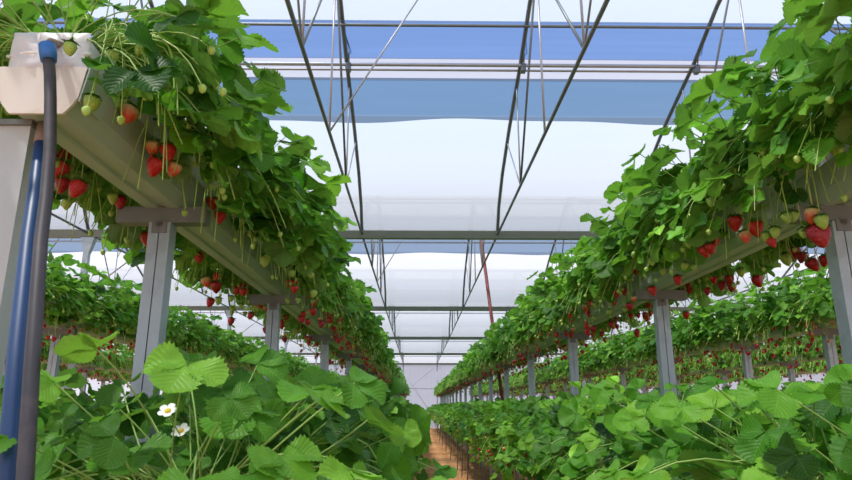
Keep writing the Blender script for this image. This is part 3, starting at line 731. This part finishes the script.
for i, y in enumerate(YV):
    if i < 2: continue
    r = empty('rain_gutter', (0, y, ZV)); tag(r, f'long grey-green steel rain gutter {GN[i]}', 'rain gutter')
    mb = MB(); lp = [(-.09, .045), (-.05, -.055), (.05, -.055), (.09, .045), (.085, .05), (.045, -.045), (-.045, -.045), (-.085, .05)]
    n = 8; mb.add([(W0, a, b) for a, b in lp] + [(W1, a, b) for a, b in lp], [(k, k + n, (k + 1) % n + n, (k + 1) % n) for k in range(n)]); mb.build('channel', M['raingut'], r)
    mb = MB(); mb.tube([(W0, -.03, -.12), (W1, -.03, -.12)], .011, 6); mb.build('lower_rail', M['rod'], r, True)
# purlins and vent drive tubes
for bi in range(2, len(YV)):
    y = YV[bi]; bn = BAYN[bi - 1] if bi > 1 else 'in the bay above the camera'
    for nm, oy, oz, rr_, lab, mt in (('purlin', -2.56, 1.335, .022, 'double-run steel purlin under the blue vent strip', 'rod'), ('vent_shaft', -2.45, 1.33, .014, 'thin pale vent drive shaft beside the purlin', 'rod'),
                                ('purlin', -3.02, 1.545, .017, 'thin dark purlin along the top of the blue vent strip', 'tube'), ('ridge_tube', -3.66, 1.77, .022, 'steel ridge tube at the crown of the roof', 'tube'),
                                ('purlin', -BAY + 2.0, az(2.0) - .03, .018, 'steel purlin on the near slope of the roof', 'tube')):
        mb = MB(); mb.tube([(W0, y + oy, ZV + oz), (W1, y + oy, ZV + oz)], rr_, 8)
        o = mb.build(nm, M[mt], None, True); tag(o, f'{lab} {bn}', 'purlin')
# columns
cb = []
for i, y in enumerate(YV[2:], 2):
    for x in (-4.82, 4.2 if i > 2 else 9.18, -8.82 if i != 2 else -8.82):
        r = empty('column', (x, y, 0)); tag(r, f'steel column under the gutter {GN[i]}, {"behind the hose rows" if x == -4.82 else "past the outermost rows" if x < -5 else "among the facing rows"}', 'column')
        mb = MB(); mb.box(-.035, .035, -.035, .035, 0, ZV - .06); mb.build('post', M['galv'], r)
        mb = MB(); mb.add([(-.10, -.05, ZV - .06), (.10, -.05, ZV - .06), (.10, .05, ZV - .06), (-.10, .05, ZV - .06), (-.036, -.036, ZV - .30), (.036, -.036, ZV - .30), (.036, .036, ZV - .30), (-.036, .036, ZV - .30)], [(0, 1, 2, 3), (0, 4, 5, 1), (1, 5, 6, 2), (2, 6, 7, 3), (3, 7, 4, 0)]); mb.build('bracket', M['galv'], r)
        for s in (-1, 1):
            mb = MB(); mb.tube([(s * .03, 0, ZV - .9), (s * .95, 0, ZV - .12)], .010, 6); mb.build('knee_brace', M['rod'], r, True)
# rusty pole
mb = MB(); mb.tube([(1.26, 12.3, 4.45), (1.36, 11.8, 2.9), (1.56, 11.0, 0.0)], .032, 8); o = mb.build('support_pole', M['rust'], None, True)
tag(o, 'leaning rusty red pole rising from the row across the path', 'pole')

# ------------------------------------------------------------------ film skin
def strip(name, mat, a0, a1, bi, far=True, lift=.035, wavy=None):
    """film between arch offsets a0..a1 (from valley), far or near slope of bay bi"""
    mb = MB(); K = 120; st = [a0] + [p[0] for p in ARCH if a0 < p[0] < a1] + [a1]
    rr = random.Random(bi * 7 + int(a0 * 100)); vs = []
    ph = rr.uniform(0, 6)
    for j in range(K + 1):
        x = W0 + (W1 - W0) * j / K
        for q, o in enumerate(st):
            oo = o
            if wavy and q == 0: oo = o + wavy * (math.sin(x * 1.55 + ph) + .5 * math.sin(x * 3.3 + ph * 2))
            y = YV[bi] - oo if far else YV[bi - 1] + oo
            z = ZV + az(oo) + lift
            vs.append((x, y, z))
    n = len(st); fs = [(j * n + i, j * n + i + 1, (j + 1) * n + i + 1, (j + 1) * n + i) for j in range(K) for i in range(n - 1)]
    mb.add(vs, fs); return struct(mb.build(name, mat, None, True))
for bi in range(1, len(YV)):
    strip('ceiling_film', M['film'], 0.03, 1.70, bi)
    strip('ceiling_film_flap', M['film_blue'], 1.62, 2.30, bi, lift=.026, wavy=.035)
    strip('ceiling_film_edge', M['film_lilac'], 2.26, 2.58, bi, lift=.031)
    strip('ceiling_vent_net', M['film_vent'], 2.57, 3.02, bi, lift=.028)
    strip('ceiling_film_ridge', M['film'], 3.0, 3.66, bi)
    strip('ceiling_film_near_slope', M['film'], 0.03, 3.66, bi, far=False)
YE = YV[-1] + .1
def panel(name, mat, vs): mb = MB(); mb.add(vs, [(0, 1, 2, 3)]); return struct(mb.build(name, mat))
panel('wall_far', M['film_wall'], [(W0, YE, 0), (W1, YE, 0), (W1, YE, ZV), (W0, YE, ZV)])
for nm, x in (('wall_left', W0), ('wall_right', W1)):
    mb = MB(); mb.add([(x, YV[0], 0), (x, YE, 0), (x, YE, ZV), (x, YV[0], ZV)], [(0, 1, 2, 3)])
    for bi in range(1, len(YV)):
        pts = [(x, YV[bi - 1] + a, ZV + b) for a, b in ARCH] + [(x, YV[bi] - a, ZV + b) for a, b in ARCH[::-1][1:]]
        mb.add(pts, [tuple(range(len(pts)))])
    struct(mb.build(nm, M['film_wall']))
# end wall frame
for x in RX:
    mb = MB(); mb.tube([(x, YE - .06, 0), (x, YE - .06, ZV - .06)], .03, 6); tag(mb.build('wall_post', M['rod'], None, True), 'distant vertical steel post against the end wall', 'post', 'steel posts along the end wall')
for z, l in ((2.2, 'upper'), (1.0, 'lower')):
    mb = MB(); mb.tube([(W0, YE - .10, z), (W1, YE - .10, z)], .025, 6); tag(mb.build('wall_rail', M['rod'], None, True), f'{l} horizontal steel rail across the end wall', 'rail')
for k, (xa, xb) in enumerate(((-2.82, 1.0), (1.18, -1.0), (-6.0, -2.9), (6.0, 1.3))):
    mb = MB(); mb.tube([(xa, YE - .12, .3), (xb, YE - .12, 3.4)], .012, 5)
    tag(mb.build('wall_brace', M['rod'], None, True), 'thin diagonal steel brace crossing the end wall', 'brace', 'diagonal braces on the end wall')

# ------------------------------------------------------------------ ground
g = MB(); nx, ny = 60, 120; rr = random.Random(2); vs = []
for j in range(ny + 1):
    for i in range(nx + 1):
        x = W0 - .5 + (W1 - W0 + 1) * i / nx; y = YV[0] + (YE - YV[0]) * j / ny
        vs.append((x, y, -.008 + rr.uniform(-.008, .008)))
g.add(vs, [(j * (nx + 1) + i, j * (nx + 1) + i + 1, (j + 1) * (nx + 1) + i + 1, (j + 1) * (nx + 1) + i) for j in range(ny) for i in range(nx)])
struct(g.build('floor', M['soil'], None, True))

# ------------------------------------------------------------------ world, sun, camera
w = bpy.data.worlds.new('sky'); scn.world = w; w.use_nodes = True; nt = w.node_tree; nt.nodes.clear()
out = N(nt, 'ShaderNodeOutputWorld'); bg = N(nt, 'ShaderNodeBackground', Strength=1.0)
tc = N(nt, 'ShaderNodeTexCoord'); sp = N(nt, 'ShaderNodeSeparateXYZ'); nt.links.new(tc.outputs['Generated'], sp.inputs[0])
col = ramp(nt, sp.outputs[2], [(0.0, (0.95, 0.92, 0.97)), (0.24, (0.95, 0.91, 0.97)), (0.43, (0.36, 0.62, 0.95)), (0.62, (0.30, 0.5, 0.9)), (0.9, (0.3, 0.45, 0.85))])
nt.links.new(col, bg.inputs[0]); nt.links.new(bg.outputs[0], out.inputs[0])
sl = bpy.data.lights.new('sun', 'SUN'); sl.energy = 10.0; sl.angle = R(2.5); sl.color = (1.0, 0.96, 0.90)
so = link('sun', sl); d = Vector((0.42, 0.22, -1.0)).normalized(); so.rotation_euler = d.to_track_quat('-Z', 'Y').to_euler(); so.location = (-4, 6, 12)

cam = bpy.data.cameras.new('camera'); co = link('camera', cam); scn.camera = co
cam.sensor_width = 36; cam.lens = 640 / 852 * 36; cam.clip_start = 0.02; cam.clip_end = 200
co.location = (0, 0, CAMZ); co.rotation_euler = (R(90 + 14.62), 0, -R(0.78))
cam.dof.use_dof = True; cam.dof.focus_distance = 3.0; cam.dof.aperture_fstop = 11
scn.view_settings.view_transform = 'Standard'; scn.view_settings.look = 'None'; scn.view_settings.gamma = 1; scn.view_settings.exposure = 0.07
cy = scn.cycles; cy.max_bounces = 8; cy.diffuse_bounces = 4; cy.glossy_bounces = 2; cy.transmission_bounces = 4; cy.transparent_max_bounces = 12
cy.caustics_reflective = False; cy.caustics_refractive = False; cy.sample_clamp_indirect = 6
